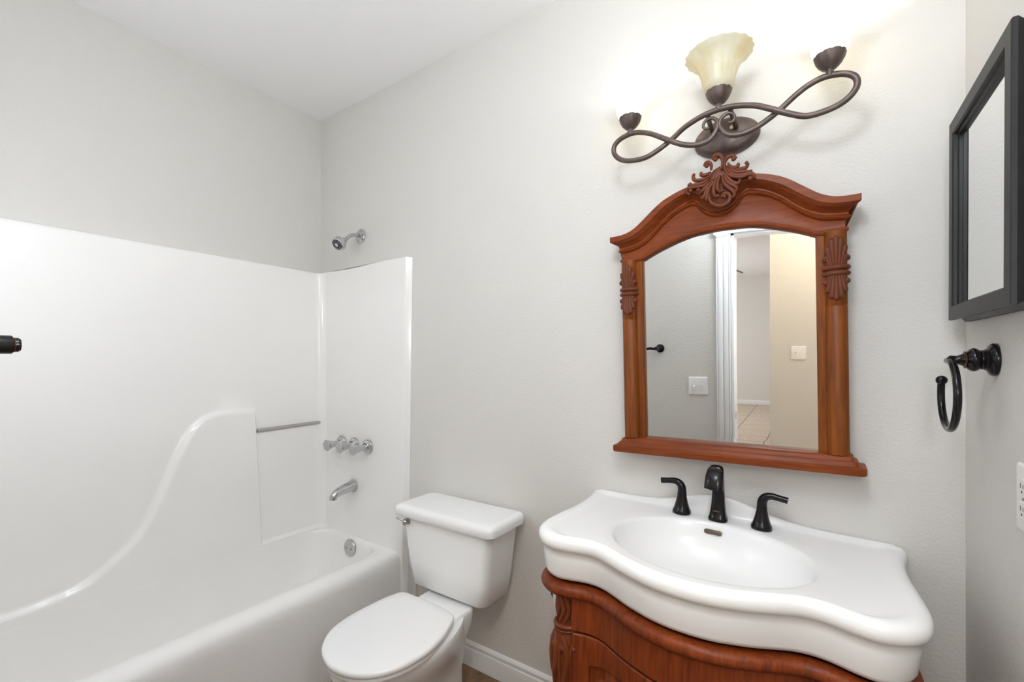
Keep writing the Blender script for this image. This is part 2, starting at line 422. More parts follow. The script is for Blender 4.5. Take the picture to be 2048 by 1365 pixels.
tube(b, [(.345, -.0345, .676), (.345, -.037, .676), (.345, -.042, .676), (.345, -.06, .674), (.345, -.09, .669), (.345, -.12, .662), (.345, -.140, .655), (.345, -.151, .643), (.345, -.152, .630)], [.032, .0335, .031, .027, .0235, .0215, .020, .0185], 24, 4)
obj('spout_body', b, 'chrome', t, 45)
b = B(); lathe(b, [(.0335, 0), (.0345, .003), (.033, .008)], (.345, -.0330, .676), (0, -1, 0), 28); obj('base_ring', b, 'chrome', t)
ov = thing('overflow_plate', 'round chrome overflow plate with two screws on the tub end', 'overflow plate', (.345, -.052, .352))
ax = (0, -1, .1)
b = B(); lathe(b, [(.044, 0), (.044, .004), (.041, .008), (.02, .0095), (0, .01)], (.345, -.052, .352), ax, 32); obj('plate', b, 'chrome', ov)
for dx in (-.02, .02):
    b = B(); lathe(b, [(.005, .006), (.005, .0115), (.0, .012)], (.345+dx, -.052, .352-.004), ax, 12); obj('screw', b, 'screw', ov)
# shower head
sh = thing('shower_head', 'chrome shower head on a bent arm high on the wall above the tub', 'shower head', (.367, -.001, 2.012))
b = B(); lathe(b, [(.038, 0), (.038, .003), (.033, .008), (.018, .012), (.012, .014)], (.367, -.001, 2.012), (0, -1, 0), 28); obj('flange', b, 'chrome', sh)
b = B(); tube(b, [(.367, -.004, 2.012), (.367, -.03, 2.011), (.367, -.055, 2.006), (.367, -.075, 1.993), (.367, -.104, 1.964)], .0105, 14, 5); obj('arm', b, 'chrome', sh)
hd = Vector((.10, -.72, -.50)).normalized(); ho = Vector((.367, -.098, 1.970))
b = B(); lathe(b, [(.010, -.004), (.014, .0), (.017, .010), (.015, .018), (.024, .024), (.033, .034), (.0365, .046), (.036, .056), (.033, .062), (.027, .064)], ho, hd, 28); hb = obj('head_body', b, 'chrome', sh, 40)
b = B(); lathe(b, [(.0275, .0625), (.027, .0655), (.012, .0665), (.011, .068)], ho, hd, 28, lambda a, j, h: 1); obj('spray_face', b, 'slot', hb)
b = B(); lathe(b, [(.0105, .066), (.0095, .069), (0, .0695)], ho, hd, 16)
u = hd.orthogonal().normalized(); v = hd.cross(u)
for k in range(18):
    a = 2*PI*k/18; c = ho+hd*.066+(u*math.cos(a)+v*math.sin(a))*.0205; ball(b, c, .0021, 8)
obj('nozzle_ring', b, 'chrome', hb)
b = B(); tube(b, [ho+hd*.05+Vector((.03, 0, -.016)), ho+hd*.052+Vector((.037, -.002, -.025))], .004, 8); obj('spray_lever', b, 'chrome', hb)

# ------------------------------------------------------------------ toilet
TX = 1.168
to = thing('toilet', 'white two-piece toilet with the lid closed, between tub and vanity', 'toilet', (TX, -.40, 0))
def trap(zt, hx, yf, yb, r): return [(p[0], p[1], zt) for p in rrect(TX+.0, (yf+yb)/2, hx, (yb-yf)/2, r, 6)]
b = B()
loft(b, [trap(.392, .150, -.175, -.05, .03), trap(.396, .185, -.198, -.03, .035), trap(.408, .1965, -.210, -.024, .035), trap(.50, .212, -.218, -.022, .035), trap(.69, .236, -.226, -.02, .035), trap(.70, .236, -.226, -.02, .035)])
obj('tank', b, 'porcelain', to, 50)
b = B()
loft(b, [trap(.688, .238, -.228, -.018, .03), trap(.69, .256, -.246, -.014, .03), trap(.694, .262, -.251, -.012, .032), trap(.715, .264, -.253, -.011, .032), trap(.727, .261, -.250, -.013, .032), trap(.734, .252, -.241, -.02, .03), trap(.736, .235, -.225, -.035, .025)])
obj('tank_lid', b, 'porcelain', to, 50)
lx, lz = .976, .668
b = B(); lathe(b, [(.013, 0), (.013, .004), (.009, .006), (.009, .010)], (lx, -.224, lz), (0, -1, 0), 20); ball(b, (lx, -.243, lz), .0125, 16, (1, .9, 1))
tube(b, [(lx, -.240, lz+.002), (lx-.016, -.246, lz+.007), (lx-.030, -.249, lz+.010), (lx-.042, -.250, lz+.013)], [.0045, .004, .004, .005], 10, 4)
obj('flush_lever', b, 'satin', to)['label'] = 'satin chrome flush lever'
# bowl
def egg(z, cx, hw, yf, yb, bw, n=40):
    """plan outline: round in front (yf, towards the room), squared off behind (yb) with half-width bw"""
    pts = []; ym = lerp(yb, yf, .48)
    for k in range(n):
        a = 2*PI*k/n; c, s = math.cos(a), math.sin(a)
        if s <= 0: x = hw*c; y = ym+(ym-yf)*s
        else:
            e = .55; x = math.copysign(abs(c)**e, c)*lerp(hw, bw, s**1.3); y = ym+(yb-ym)*s**.75
        pts.append((cx+x, y, z))
    return pts
BX = 1.178
b = B()
loft(b, [egg(0, BX, .115, -.60, -.16, .10), egg(.02, BX, .112, -.595, -.16, .098), egg(.06, BX, .098, -.575, -.165, .088), egg(.14, BX, .094, -.565, -.165, .085), egg(.20, BX, .106, -.60, -.15, .088),
         egg(.26, BX, .14, -.655, -.155, .10), egg(.31, BX, .168, -.69, -.17, .112), egg(.345, BX, .178, -.706, -.175, .116), egg(.368, BX, .182, -.710, -.178, .118), egg(.376, BX, .178, -.706, -.18, .116)])
obj('bowl', b, 'porcelain', to, 50)
b = B()
loft(b, [[(p[0], p[1], z) for p in rrect(BX, -.24, hx, hy*.52, .03, 5)] for z, hx, hy in ((.24, .085, .08), (.29, .105, .115), (.33, .118, .128), (.374, .121, .131), (.383, .119, .129), (.388, .112, .122))])
obj('tank_deck', b, 'porcelain', to, 50)
LIDT = [(1.008, -.301), (.994, -.36), (.988, -.44), (.989, -.533), (1.012, -.616), (1.065, -.680), (1.13, -.714), (1.19, -.723), (1.255, -.709), (1.313, -.670), (1.352, -.606), (1.368, -.52), (1.36, -.436), (1.338, -.37), (1.312, -.316), (1.29, -.300), (1.24, -.291), (1.17, -.287), (1.06, -.285), (1.03, -.287)]
LO = catmull(LIDT+[LIDT[0]], 4)[:-1]
lc = (1.178, -.50)
def lring(sc, z, dy=0): return [(lc[0]+(p[0]-lc[0])*sc, lc[1]+(p[1]-lc[1])*sc+dy, z) for p in LO]
b = B(); loft(b, [lring(.955, .378), lring(.972, .379), lring(.978, .383), lring(.976, .390), lring(.955, .392)]); obj('seat', b, 'seat_plastic', to, 50)
b = B(); loft(b, [lring(.965, .3925), lring(.985, .393), lring(1.0, .397), lring(1.003, .404), lring(.994, .4105), lring(.965, .4135), lring(.80, .4155), lring(.4, .4165)]); obj('seat_lid', b, 'seat_plastic', to, 50)
for sx in (-.07, .07):
    b = B(); box(b, BX+sx-.02, BX+sx+.02, -.303, -.284, .386, .398, .004); obj('hinge', b, 'seat_plastic', to)
ws = thing('water_supply_pipe', 'thin pale water supply pipe standing behind the toilet beside the tub', 'pipe', (.842, -.055, 0))
b = B(); tube(b, [(.842, -.055, .16), (.842, -.055, .32), (.85, -.06, .36), (.93, -.09, .395), (.955, -.10, .402)], .0075, 12, 5); obj('pipe', b, 'pvc', ws)
b = B(); lathe(b, [(.022, 0), (.022, .004), (.008, .006), (.008, .05), (.012, .05), (.012, .075), (0, .075)], (.842, -.002, .16), (0, -1, 0), 20); obj('valve', b, 'chrome', ws)

# ------------------------------------------------------------------ washbasin
SX = 2.155; TILT = (0, math.radians(1.1), 0)
sinkb = (SX, -.28, .86)
HALF = [(0, -.527), (.03, -.526), (.07, -.519), (.10, -.509), (.14, -.493), (.18, -.472), (.21, -.457), (.24, -.450), (.27, -.453), (.307, -.464), (.343, -.468), (.380, -.452), (.407, -.420), (.418, -.375), (.4175, -.32), (.413, -.26), (.408, -.20), (.407, -.14), (.411, -.08), (.420, -.03), (.422, -.008), (.414, -.0025), (.40, -.002)]
def outline():
    r = catmull([(x, y, 0) for x, y in HALF], 5)
    right = [(p.x, min(p.y, -.002)) for p in r]
    back = [(.40*(1-2*i/24), -.002) for i in range(1, 24)]
    left = [(-x, y) for x, y in right[::-1]]
    pts = right+back+left[:-1]
    return pts            # closed; starts front centre, runs to the right
OUT = outline(); NO = len(OUT)
bc = (.004, -.285); bax, bay = .243, .193
def lip(x): 
    d = (x+.012)/.155
    return .006+.050*math.exp(-d*d*1.25)
def offs(pts, d):
    n = len(pts); out = []
    for i, p in enumerate(pts):
        a = pts[i-1]; c = pts[(i+1) % n]
        tx, ty = c[0]-a[0], c[1]-a[1]; L = math.hypot(tx, ty) or 1
        x, y = p[0]+ty/L*d, p[1]-tx/L*d
        out.append((x, min(y, -.0015)))
    return out
ELL = []
for p in OUT:
    a = math.atan2((p[1]-bc[1])/bay, (p[0]-bc[0])/bax); ELL.append((bc[0]+bax*math.cos(a), bc[1]+bay*math.sin(a)))
def zlift(x, y): return lip(x)*sstep(-.034, -.010, y)*(1 if abs(x) < .41 else 0.4)
rings = []
def R3(pts, z, lift=True): rings.append([(SX+x, y, z+(zlift(x, y) if lift else 0)) for x, y in pts])
R3(offs(OUT, -.06), .742, False)
R3(offs(OUT, -.020), .738, False); R3(offs(OUT, -.012), .740, False); R3(offs(OUT, -.007), .75, False); R3(offs(OUT, -.001), .80, False); R3(offs(OUT, .0), .819, False); R3(offs(OUT, .004), .8215, False)
for d, z in ((.009, .825), (.0125, .832), (.0135, .840), (.012, .848), (.008, .8545), (.001, .859), (-.006, .8608)):
    R3(offs(OUT, d), z)
def mixp(a, c, t): return [(lerp(p[0], q[0], t), lerp(p[1], q[1], t)) for p, q in zip(a, c)]
E1 = [(bc[0]+(p[0]-bc[0])*1.035, bc[1]+(p[1]-bc[1])*1.035) for p in ELL]
inner = offs(OUT, -.006)
for t_, z in ((.05, .8612), (.09, .8606), (.13, .8592), (.18, .8575), (.24, .8567), (.32, .8565), (.45, .8565), (.6, .8565), (.8, .8563), (1, .8560)): R3(mixp(inner, E1, t_), z)
def esc(s, sy=None): return [(bc[0]+(p[0]-bc[0])*s, bc[1]+(p[1]-bc[1])*(sy or s)) for p in ELL]
for s, z in ((1.02, .8550), (1.0, .8520), (.985, .8465), (.965, .835), (.935, .815), (.89, .79), (.81, .765), (.68, .745), (.5, .733), (.3, .727), (.12, .724)):
    R3(esc(s), z, False)
b = B(); loft(b, rings, True, False, True)
sk = obj('washbasin', b, 'porcelain', None, 180, base=sinkb); sk.rotation_euler = TILT
tag(sk, 'wide white porcelain washbasin with a serpentine front on the wooden vanity', 'washbasin')
b = B()
sl = rrect(0, 0, .0245, .0068, .0066, 6); nrm = Vector((0, -.95, .30)).normalized(); ux = Vector((1, 0, 0)); uz = nrm.cross(ux); 
if uz.z < 0: uz = -uz
oc = Vector((SX-.012, -.1045, .831))
loft(b, [[oc+ux*p[0]*s+uz*p[1]*s+nrm*h for p in sl] for h, s in ((-.006, 1), (.0012, 1), (.0018, .93))])
obj('overflow_slot', b, 'overflow', sk)['label'] = 'brown oval overflow slot'
b = B(); lathe(b, [(.022, 0), (.021, .003), (.014, .004), (.012, .002), (0, .002)], (SX+.004, -.285, .7235), (0, 0, 1), 24); obj('drain', b, 'bronze', sk)

# ------------------------------------------------------------------ basin faucet
fx = SX-.006
fa = thing('basin_faucet', 'oil rubbed bronze three-piece faucet on the back of the washbasin', 'faucet', sinkb, rot=TILT)
b = B()
rings = []
def rr(c, hx, hy, n, d=(0, 0, 1)): return c
# stem flares at the foot and bends forward into the spout head
path = [(-.061, .8585, .0265, .0265), (-.061, .866, .0265, .0265), (-.061, .869, .0245, .0245), (-.061, .885, .0215, .0205), (-.060, .91, .0190, .0180), (-.063, .94, .0170, .0160), (-.068, .970, .0162, .0148), (-.076, .995, .0165, .0150), (-.088, 1.008, .0180, .0155), (-.102, 1.0150, .0205, .0165), (-.117, 1.011, .0230, .0175), (-.129, 1.000, .0245, .0180), (-.137, .984, .0252, .0175), (-.141, .967, .0254, .0165)]
for i, (y, z, hx, hy) in enumerate(path):
    a = path[max(i-1, 0)]; c = path[min(i+1, len(path)-1)]
    ty, tz = c[0]-a[0], c[1]-a[1]
    if i <= 2: ty, tz = 0, 1
    L = math.hypot(ty, tz); ty, tz = ty/L, tz/L
    ring = []
    for k in range(28):
        an = 2*PI*k/28; ca, sa = math.cos(an), math.sin(an)
        e = .72
        X = math.copysign(abs(ca)**e, ca)*hx; Y = math.copysign(abs(sa)**e, sa)*hy
        ring.append((fx+X, y+Y*tz, z-Y*ty))
    rings.append(ring)
loft(b, rings)
spt = obj('spout', b, 'bronze', fa, 45)
b = B(); tube(b, [(fx, -.141, .969), (fx, -.1415, .9655)], .012, 16); obj('aerator', b, 'slot', spt)
def txt(s, size, loc, rot, mat, parent, depth=.0004):
    cu = bpy.data.curves.new('lettering', 'FONT'); cu.body = s; cu.size = size; cu.align_x = 'CENTER'; cu.extrude = depth
    tmp = bpy.data.objects.new('tmp', cu); COL.objects.link(tmp)
    dg = bpy.context.evaluated_depsgraph_get(); dg.update()
    me = bpy.data.meshes.new_from_object(tmp.evaluated_get(dg)); bpy.data.objects.remove(tmp)
    me.transform(Matrix.Translation(loc) @ rot.to_4x4()); 
    bm = bmesh.new(); bm.from_mesh(me); bpy.data.meshes.remove(me)
    return obj('lettering', bm, mat, parent)
txt('PFISTER', .0048, (fx-.001, -.0825, .8865), Matrix.Rotation(math.radians(84), 3, 'X'), 'screw', spt)
def lever_handle(x, s):
    b = B(); y = -.062
    prof = [(.027, 0), (.027, .008), (.025, .011), (.0215, .020), (.0175, .035), (.0145, .05), (.0135, .064)]
    lathe(b, prof, (x, y, .859), (0, 0, 1), 28)
    h = obj('handle', b, 'bronze', fa, 40)
    b = B(); lathe(b, [(.0275, 0), (.0278, .004), (.0268, .0075)], (x, y, .8585), (0, 0, 1), 28); obj('base_ring', b, 'bronze', h)
    b = B()
    tube(b, [(x, y, .918), (x, y, .928), (x+s*.002, y, .940), (x+s*.010, y, .9505), (x+s*.024, y, .9545), (x+s*.042, y-.002, .953), (x+s*.064, y-.004, .950)], [.0135, .0132, .0125, .0112, .0098, .0088, .0090], 16, 5)
    obj('lever', b, 'bronze', h, 45)
lever_handle(SX-.112, -1); lever_handle(SX+.110, 1)

# ------------------------------------------------------------------ vanity cabinet
vc = thing('vanity_cabinet', 'carved reddish wooden vanity cabinet under the white washbasin', 'vanity cabinet', (SX, -.25, 0), rot=TILT)
vc.location = (SX-.86*math.sin(TILT[1]), -.25, .86-.86*math.cos(TILT[1]))
CAB = offs(OUT, -.012)
b = B(); rings = []
for d, z in ((-.03, .694), (-.010, .694), (-.002, .697), (.003, .703), (.0045, .711), (.002, .719), (-.004, .725), (-.012, .727), (-.03, .727)):
    rings.append([(SX+x, y, z) for x, y in offs(OUT, d)])
loft(b, rings, True, True, False); obj('top_moulding', b, 'cab_wood', vc, 60)
front = [p for p in catmull([(-x, y, 0) for x, y in HALF[:12]][::-1]+[(x, y, 0) for x, y in HALF[1:12]], 5)]
FX = [p.x for p in front]; FTAB = sorted(((p.x, p.y) for p in front))
def fy(x): return interp(FTAB, x)
BW = .335
b = B(); n = 60; rings = []
for z in (.10, .699):
    rings.append([(SX+lerp(-BW, BW, i/n), fy(lerp(-BW, BW, i/n))+.036, z) for i in range(n+1)]+[(SX+BW, -.004, z), (SX-BW, -.004, z)])
loft(b, rings); obj('carcass', b, 'cab_wood', vc, 40)
def curved(x0, x1, z0, z1, d0, d1, n=40, bev=.003):
    """a board following the serpentine front; z0/z1 may be functions of x; d = distance the front stands proud (towards the room)"""
    b = B(); f0 = z0 if callable(z0) else (lambda x: z0); f1 = z1 if callable(z1) else (lambda x: z1)
    secs = []
    for i in range(n+1):
        x = lerp(x0, x1, i/n); y = fy(x)+.03; a, c = f0(x), f1(x)
        secs.append([(SX+x, y-d0, a), (SX+x, y-d1+bev, a), (SX+x, y-d1, a+bev), (SX+x, y-d1, c-bev), (SX+x, y-d1+bev, c), (SX+x, y-d0, c)])
    loft(b, secs); return b
obj('frieze', curved(-.30, .30, .603, .699, -.004, .016), 'cab_wood', vc, 40)
archz = lambda x: .528-.05*sstep(.02, .20, abs(abs(x)-.15))*.0
for s in (-1, 1):
    xa, xb = (-.298, -.003) if s < 0 else (.003, .298)
    d = obj('door', curved(xa, xa+.045, .13, .596, -.004, .013, 10), 'cab_wood', vc, 40)
    bb = B()
    merge(bb, curved(xb-.045, xb, .13, .596, -.004, .013, 10)); merge(bb, curved(xa+.045, xb-.045, .13, .19, -.004, .013, 20))
    merge(bb, curved(xa+.045, xb-.045, lambda x: .515+.025*math.sin(PI*(x-xa-.045)/(xb-xa-.09)), .596, -.004, .013, 24))
    obj('door_frame', bb, 'cab_wood', d, 40)
    bb = curved(xa+.045, xb-.045, .19, lambda x: .515+.025*math.sin(PI*(x-xa-.045)/(xb-xa-.09)), -.004, .002, 24)
    merge(bb, curved(xa+.072, xb-.072, .215, lambda x: .482+.022*math.sin(PI*(x-xa-.045)/(xb-xa-.09)), 0, .010, 24, .006))
    obj('raised_panel', bb, 'cab_wood', d, 40)
    bb = B(); kx = (xb-.02) if s < 0 else (xa+.02); ball(bb, (SX+kx, fy(kx)+.002, .40), .013, 14); obj('knob', bb, 'bronze', d)
for s in (-1, 1):
    cx = SX+s*.326; cy = -.412
    b = B()
    lathe(b, [(.036, .0), (.040, .04), (.034, .08), (.030, .16), (.031, .28), (.036, .40), (.0405, .48), (.041, .53), (.037, .575), (.033, .592), (.030, .605), (.0285, .63), (.0285, .66), (.031, .699)], (cx, cy, 0), (0, 0, 1), 28)
    p = obj('carved_post', b, 'cab_carved', vc, 50)
    b = B()
    for k in range(2):
        pts = [(cx+.036*math.cos(a), cy+.036*math.sin(a), .604-.012*k-.010*math.sin(a)*0+.004*math.cos(a)) for a in [2*PI*i/24 for i in range(24)]]
        tube(b, pts+[pts[0]], .0065 if k == 0 else .004, 10)
    obj('collar', b, 'cab_carved', p)
    b = B()
    def onpost(a, z, r=0): 
        rad = interp([(.28, .031), (.40, .036), (.48, .0405), (.53, .041), (.575, .037), (.592, .033), (.605, .030), (.63, .0285), (.66, .0285), (.699, .031)], z)+r
        return (cx+rad*math.cos(a), cy+rad*math.sin(a), z)
    for a0 in [-PI/2+.5*q for q in range(-4, 5)]:
        tube(b, [onpost(a0, .697), onpost(a0+.28, .675, .001), onpost(a0+.5, .65, .002), onpost(a0+.25, .625, .001), onpost(a0+.1, .612)], [.003, .0065, .0075, .0055, .003], 8, 4)
    for a0 in [-PI/2+.75*q for q in range(-3, 4)]:
        tube(b, [onpost(a0, .58, .0), onpost(a0+.3, .555, .002), onpost(a0+.42, .52, .002), onpost(a0+.22, .47, .002), onpost(a0, .42, .0)], [.004, .009, .0095, .0075, .003], 8, 4)
        tube(b, [onpost(a0, .565, .0), onpost(a0-.14, .54, .0015), onpost(a0-.12, .49, .001), onpost(a0, .43, .0)], [.003, .006, .006, .003], 8, 4)
        ball(b, onpost(a0+.1, .55, .001), .0085, 10)
    obj('leaf_carving', b, 'cab_carved', p)
b = B(); box(b, SX-.32, SX+.32, -.40, -.02, .02, .10); obj('plinth', b, 'cab_wood', vc)
# paper holder on the cabinet's left side
tp = thing('toilet_paper_holder', 'bronze hook with a small white paper roll on the left side of the vanity', 'paper holder', (1.78, -.25, .60))
b = B(); tube(b, [(1.806, -.20, .652), (1.75, -.21, .650), (1.712, -.235, .642), (1.700, -.27, .628), (1.708, -.30, .612), (1.730, -.315, .600)], .0048, 10, 5); lathe(b, [(.018, 0), (.018, .005), (.008, .008)], (1.812, -.20, .652), (-1, 0, 0), 16)
obj('hook', b, 'bronze', tp)
b = B(); lathe(b, [(.021, 0), (.026, .008), (.026, .05), (.021, .058)], (1.746, -.315, .640), (0, .2, -.98), 8); obj('paper_roll', b, 'paper', tp, 20)

# ------------------------------------------------------------------ framed vanity mirror (local x right, z up, y into the wall)
TH, PH = math.radians(1.35), math.radians(.7)
MO = (2.163, -.044, 1.055)
mi = thing('framed_mirror', 'carved reddish wooden wall mirror with an arched crown above the washbasin', 'mirror', MO, rot=(TH, -PH, 0))
def ml(x, y, z): return (MO[0]+x, MO[1]+y, MO[2]+z)
BK = .034     # back of the frame (local y)
ARCH = [(0, .682), (.04, .680), (.079, .6765), (.12, .667), (.16, .654), (.19, .643), (.22, .630), (.236, .622), (.25, .619), (.31, .621), (.36, .622)]
TOP = [(0, .830), (.05, .826), (.10, .817), (.149, .800), (.18, .782), (.219, .751), (.25, .727), (.277, .714), (.304, .709), (.345, .7085)]
INN = [(0, .729), (.027, .736), (.050, .754), (.062, .770), (.073, .778), (.102, .772), (.134, .757), (.166, .734), (.191, .710), (.218, .689), (.25, .672), (.29, .664), (.345, .661)]
def T(tab): return lambda x: sinterp(tab, abs(x))
za, zt, zi = T(ARCH), T(TOP), T(INN)
rows = [(lambda x: za(x), -BK, .300), (lambda x: za(x), .002, .305), (lambda x: za(x)+.002, .008, .311), (lambda x: za(x)+.007, .0105, .3125), (lambda x: za(x)+.012, .008, .311), (lambda x: za(x)+.0145, .001, .306), (lambda x: za(x)+.017, .0, .305),
        (lambda x: max(za(x)+.02, zi(x)-.012), .0, .305), (lambda x: zi(x)-.009, .0015, .306), (lambda x: zi(x)-.007, .008, .313), (lambda x: zi(x)-.002, .0115, .3175), (lambda x: zi(x)+.003, .008, .315), (lambda x: zi(x)+.006, .004, .312)]
for f, d, wd in ((.0, .004, .312), (.12, .009, .315), (.25, .018, .321), (.38, .027, .330), (.47, .030, .336), (.52, .034, .338), (.97, .034, .338), (1.0, .032, .338)):
    rows.append(((lambda f: (lambda x: lerp(zi(x)+.010, zt(x), f)))(f), d, wd))
rows.append((lambda x: zt(x), -BK, .338))
b = B(); NS = 96
R = []
for zf, d, wd in rows:
    R.append([ml(wd*math.sin(PI/2*lerp(-1, 1, i/NS))*.3+wd*lerp(-1, 1, i/NS)*.7, -d, zf(wd*math.sin(PI/2*lerp(-1, 1, i/NS))*.3+wd*lerp(-1, 1, i/NS)*.7)) for i in range(NS+1)])
vr = loft(b, R, False, False, False)
b.faces.new([r[0] for r in vr]); b.faces.new([r[-1] for r in vr][::-1])
for i in range(NS): b.faces.new((vr[0][i], vr[0][i+1], vr[-1][i+1], vr[-1][i]))
obj('crown', b, 'wood_h', mi, 40)
STR = [
(((.0129, .8463), (.0168, .8683), (.0146, .8816), (.0053, .8912), (-.0055, .8896), (-.0099, .8805)), (-.0021, .8797), .0056),
(((.0211, .8442), (.0225, .863), (.0286, .8741), (.0368, .8782), (.046, .877), (.0527, .8676)), (.0464, .8681), .0056),
(((-.0146, .8507), (-.0143, .8661), (-.0203, .8741), (-.0288, .8751), (-.0338, .8686)), (-.0265, .8673), .0054),
(((-.0158, .8471), (-.0244, .8414), (-.0342, .84), (-.0416, .8431), (-.0433, .8514)), None, 0),
(((-.0196, .8364), (-.0319, .8303), (-.0456, .8283), (-.0605, .8319), (-.0653, .8436), (-.0627, .8522)), (-.0634, .8478), .0037),
(((-.0222, .8279), (-.0395, .819), (-.0582, .8168), (-.0772, .8199), (-.072, .8267)), None, 0),
(((-.0223, .8214), (-.0372, .8106), (-.0646, .8117), (-.0824, .8105), (-.0851, .8005), (-.0763, .7932)), (-.0733, .8038), .0054),
(((-.0126, .8204), (-.0274, .8057), (-.0411, .7945), (-.0487, .789)), (-.0512, .8007), .0051),
(((-.0152, .812), (-.0276, .798), (-.0353, .7775), (-.0402, .774), (-.042, .7803)), None, 0),
(((-.0079, .8167), (-.0227, .7943), (-.028, .772), (-.0293, .7632)), (-.0293, .7645), .0028),
(((-.0103, .8173), (-.0197, .7936), (-.0213, .7706), (-.0137, .7534), (.0018, .7424), (.0195, .7412), (.0325, .7499), (.035, .7646), (.027, .774), (.0165, .7738), (.014, .7654)), (.0199, .7661), .0051),
(((.0007, .8275), (-.0082, .7974), (-.0073, .7778), (-.0014, .7688)), (.0022, .7719), .0042),
(((.0091, .8306), (.0028, .8077), (.0025, .7911), (.0083, .7808)), (.0143, .7839), .0039),
(((.015, .8292), (.0182, .8079), (.0296, .7912), (.0433, .7767), (.0466, .7659), (.043, .7591)), (.0431, .7603), .0034),
(((.0197, .828), (.0276, .8083), (.0436, .7931), (.0526, .7834), (.0502, .7739)), (.0496, .774), .0037),
(((.0209, .8353), (.0323, .8147), (.0471, .7985), (.0573, .7961), (.0631, .8035)), (.0614, .8027), .0039),
(((.0223, .8439), (.0325, .8274), (.0496, .8156), (.0666, .8114), (.0846, .8145), (.0956, .8099), (.0976, .8014)), (.0879, .8019), .0056),
(((.027, .8465), (.044, .8245), (.0667, .8164), (.089, .8159), (.0978, .8125)), None, 0),
(((.0305, .8482), (.0498, .8294), (.0724, .825), (.0935, .8209)), (.0902, .823), .0028),
(((.0306, .8545), (.0442, .8371), (.0669, .8339), (.0782, .836), (.0828, .846)), (.0795, .8481), .0042),
(((.0307, .8608), (.0386, .8474), (.05, .8419), (.0569, .8452), (.0576, .8525)), None, 0)]
CP = [(.0118, .8504), (.0214, .8633), (.0306, .8545), (.0442, .8371), (.0669, .8326), (.0891, .8208), (.0988, .8085), (.0931, .7938), (.0777, .8025), (.0642, .7995), (.0549, .7866), (.0477, .7656), (.0419, .7568), (.0325, .7487), (.0195, .7425), (.0018, .7437), (-.0137, .7546), (-.0281, .7629), (-.0415, .7749), (-.0474, .7894), (-.0649, .7959), (-.0838, .8015), (-.0772, .8186), (-.0519, .8219), (-.0319, .8329), (-.0195, .8428), (-.0097, .8533), (.0072, .8606)]
b = B()
prism(b, [(MO[0]+x, MO[2]+z) for x, z in CP], 1, MO[1]-.012, MO[1]-.034, .002, 1)
for pts, bl, br in STR:
    n = len(pts)
    tube(b, [ml(x, -.040-.004*math.sin(PI*i/(n-1)), z) for i, (x, z) in enumerate(pts)], [.0030, .0050, .0060, .0055, .0042], 10, 5)
    if bl: ball(b, ml(bl[0], -.043, bl[1]), br*1.25, 12, (1, .9, 1))
obj('carved_crest', b, 'carved', mi, 50)
# columns
for s in (-1, 1):
    b = B(); cx = .2835
    sec = []
    for k in range(15):
        a = PI*k/14; sec.append((cx-.0245*math.cos(a), -.006-.020*math.sin(a)))
    sec = [(.2385, BK), (.2385, -.002), (.240, -.004), (.257, -.004)]+sec+[(.3085, BK)]
    R = []
    for z in (.030, .424, .4255, .4285, .430, .625):
        k_ = .955 if .425 < z < .429 else 1
        R.append([ml(s*(x if x < .258 else cx+(x-cx)*k_), (y if y > 0 else -.004+(y+.004)*(k_ if x > .256 else 1)*1), z) for x, y in sec])
    loft(b, R)
    c = obj('column', b, 'wood_v', mi, 45)
    b = B()
    def oncol(a, z, r=0): return ml(s*(cx+(.0245+r)*math.sin(a)), -.006-(.020+r)*math.cos(a), z)
    for zb in (.528, .5125):
        tube(b, [oncol(a, zb, .0015) for a in [lerp(-PI/2-.15, PI/2+.15, i/20) for i in range(21)]], .0064, 10)
    for q in range(-3, 4):
        a1 = q*.39; a0 = q*.22
        zt_ = .604-.014*q*q*.42; zl = .446+.012*q*q*.42
        tube(b, [oncol(a0, .532, 0), oncol(lerp(a0, a1, .35), .555, .001), oncol(lerp(a0, a1, .8), lerp(.555, zt_, .65), .0015), oncol(a1, zt_, .0005), oncol(a1, zt_+.004, -.001)], [.0032, .0050, .0078, .0082, .003], 10, 4)
        tube(b, [oncol(a0, .508, 0), oncol(lerp(a0, a1, .35), .488, .001), oncol(lerp(a0, a1, .8), lerp(.488, zl, .65), .0015), oncol(a1, zl, .0005), oncol(a1, zl-.004, -.001)], [.0032, .0048, .0074, .0080, .003], 10, 4)
    obj('sheaf_carving', b, 'carved', c, 50)
# sill
b = B(); R = []
for hx, y, z, r in ((.330, -.022, -.0165, .012), (.341, -.032, -.0165, .016), (.3425, -.0335, -.013, .016), (.3425, -.0335, .001, .016), (.340, -.031, .0035, .015), (.330, -.023, .0045, .012), (.327, -.021, .008, .012), (.325, -.019, .014, .012), (.321, -.016, .0165, .01), (.318, -.014, .0185, .01), (.316, -.0125, .025, .01), (.309, -.007, .0295, .008), (.300, -.004, .031, .006)):
    y = y-.012
    ring = [ml(-hx, BK, z)]
    for k in range(7):
        a = PI+PI/2*k/6; ring.append(ml(-hx+r+r*math.cos(a), y+r+r*math.sin(a), z))
    for k in range(7):
        a = 1.5*PI+PI/2*k/6; ring.append(ml(hx-r+r*math.cos(a), y+r+r*math.sin(a), z))
    ring.append(ml(hx, BK, z)); R.append(ring)
loft(b, R); obj('sill', b, 'wood_h', mi, 40)
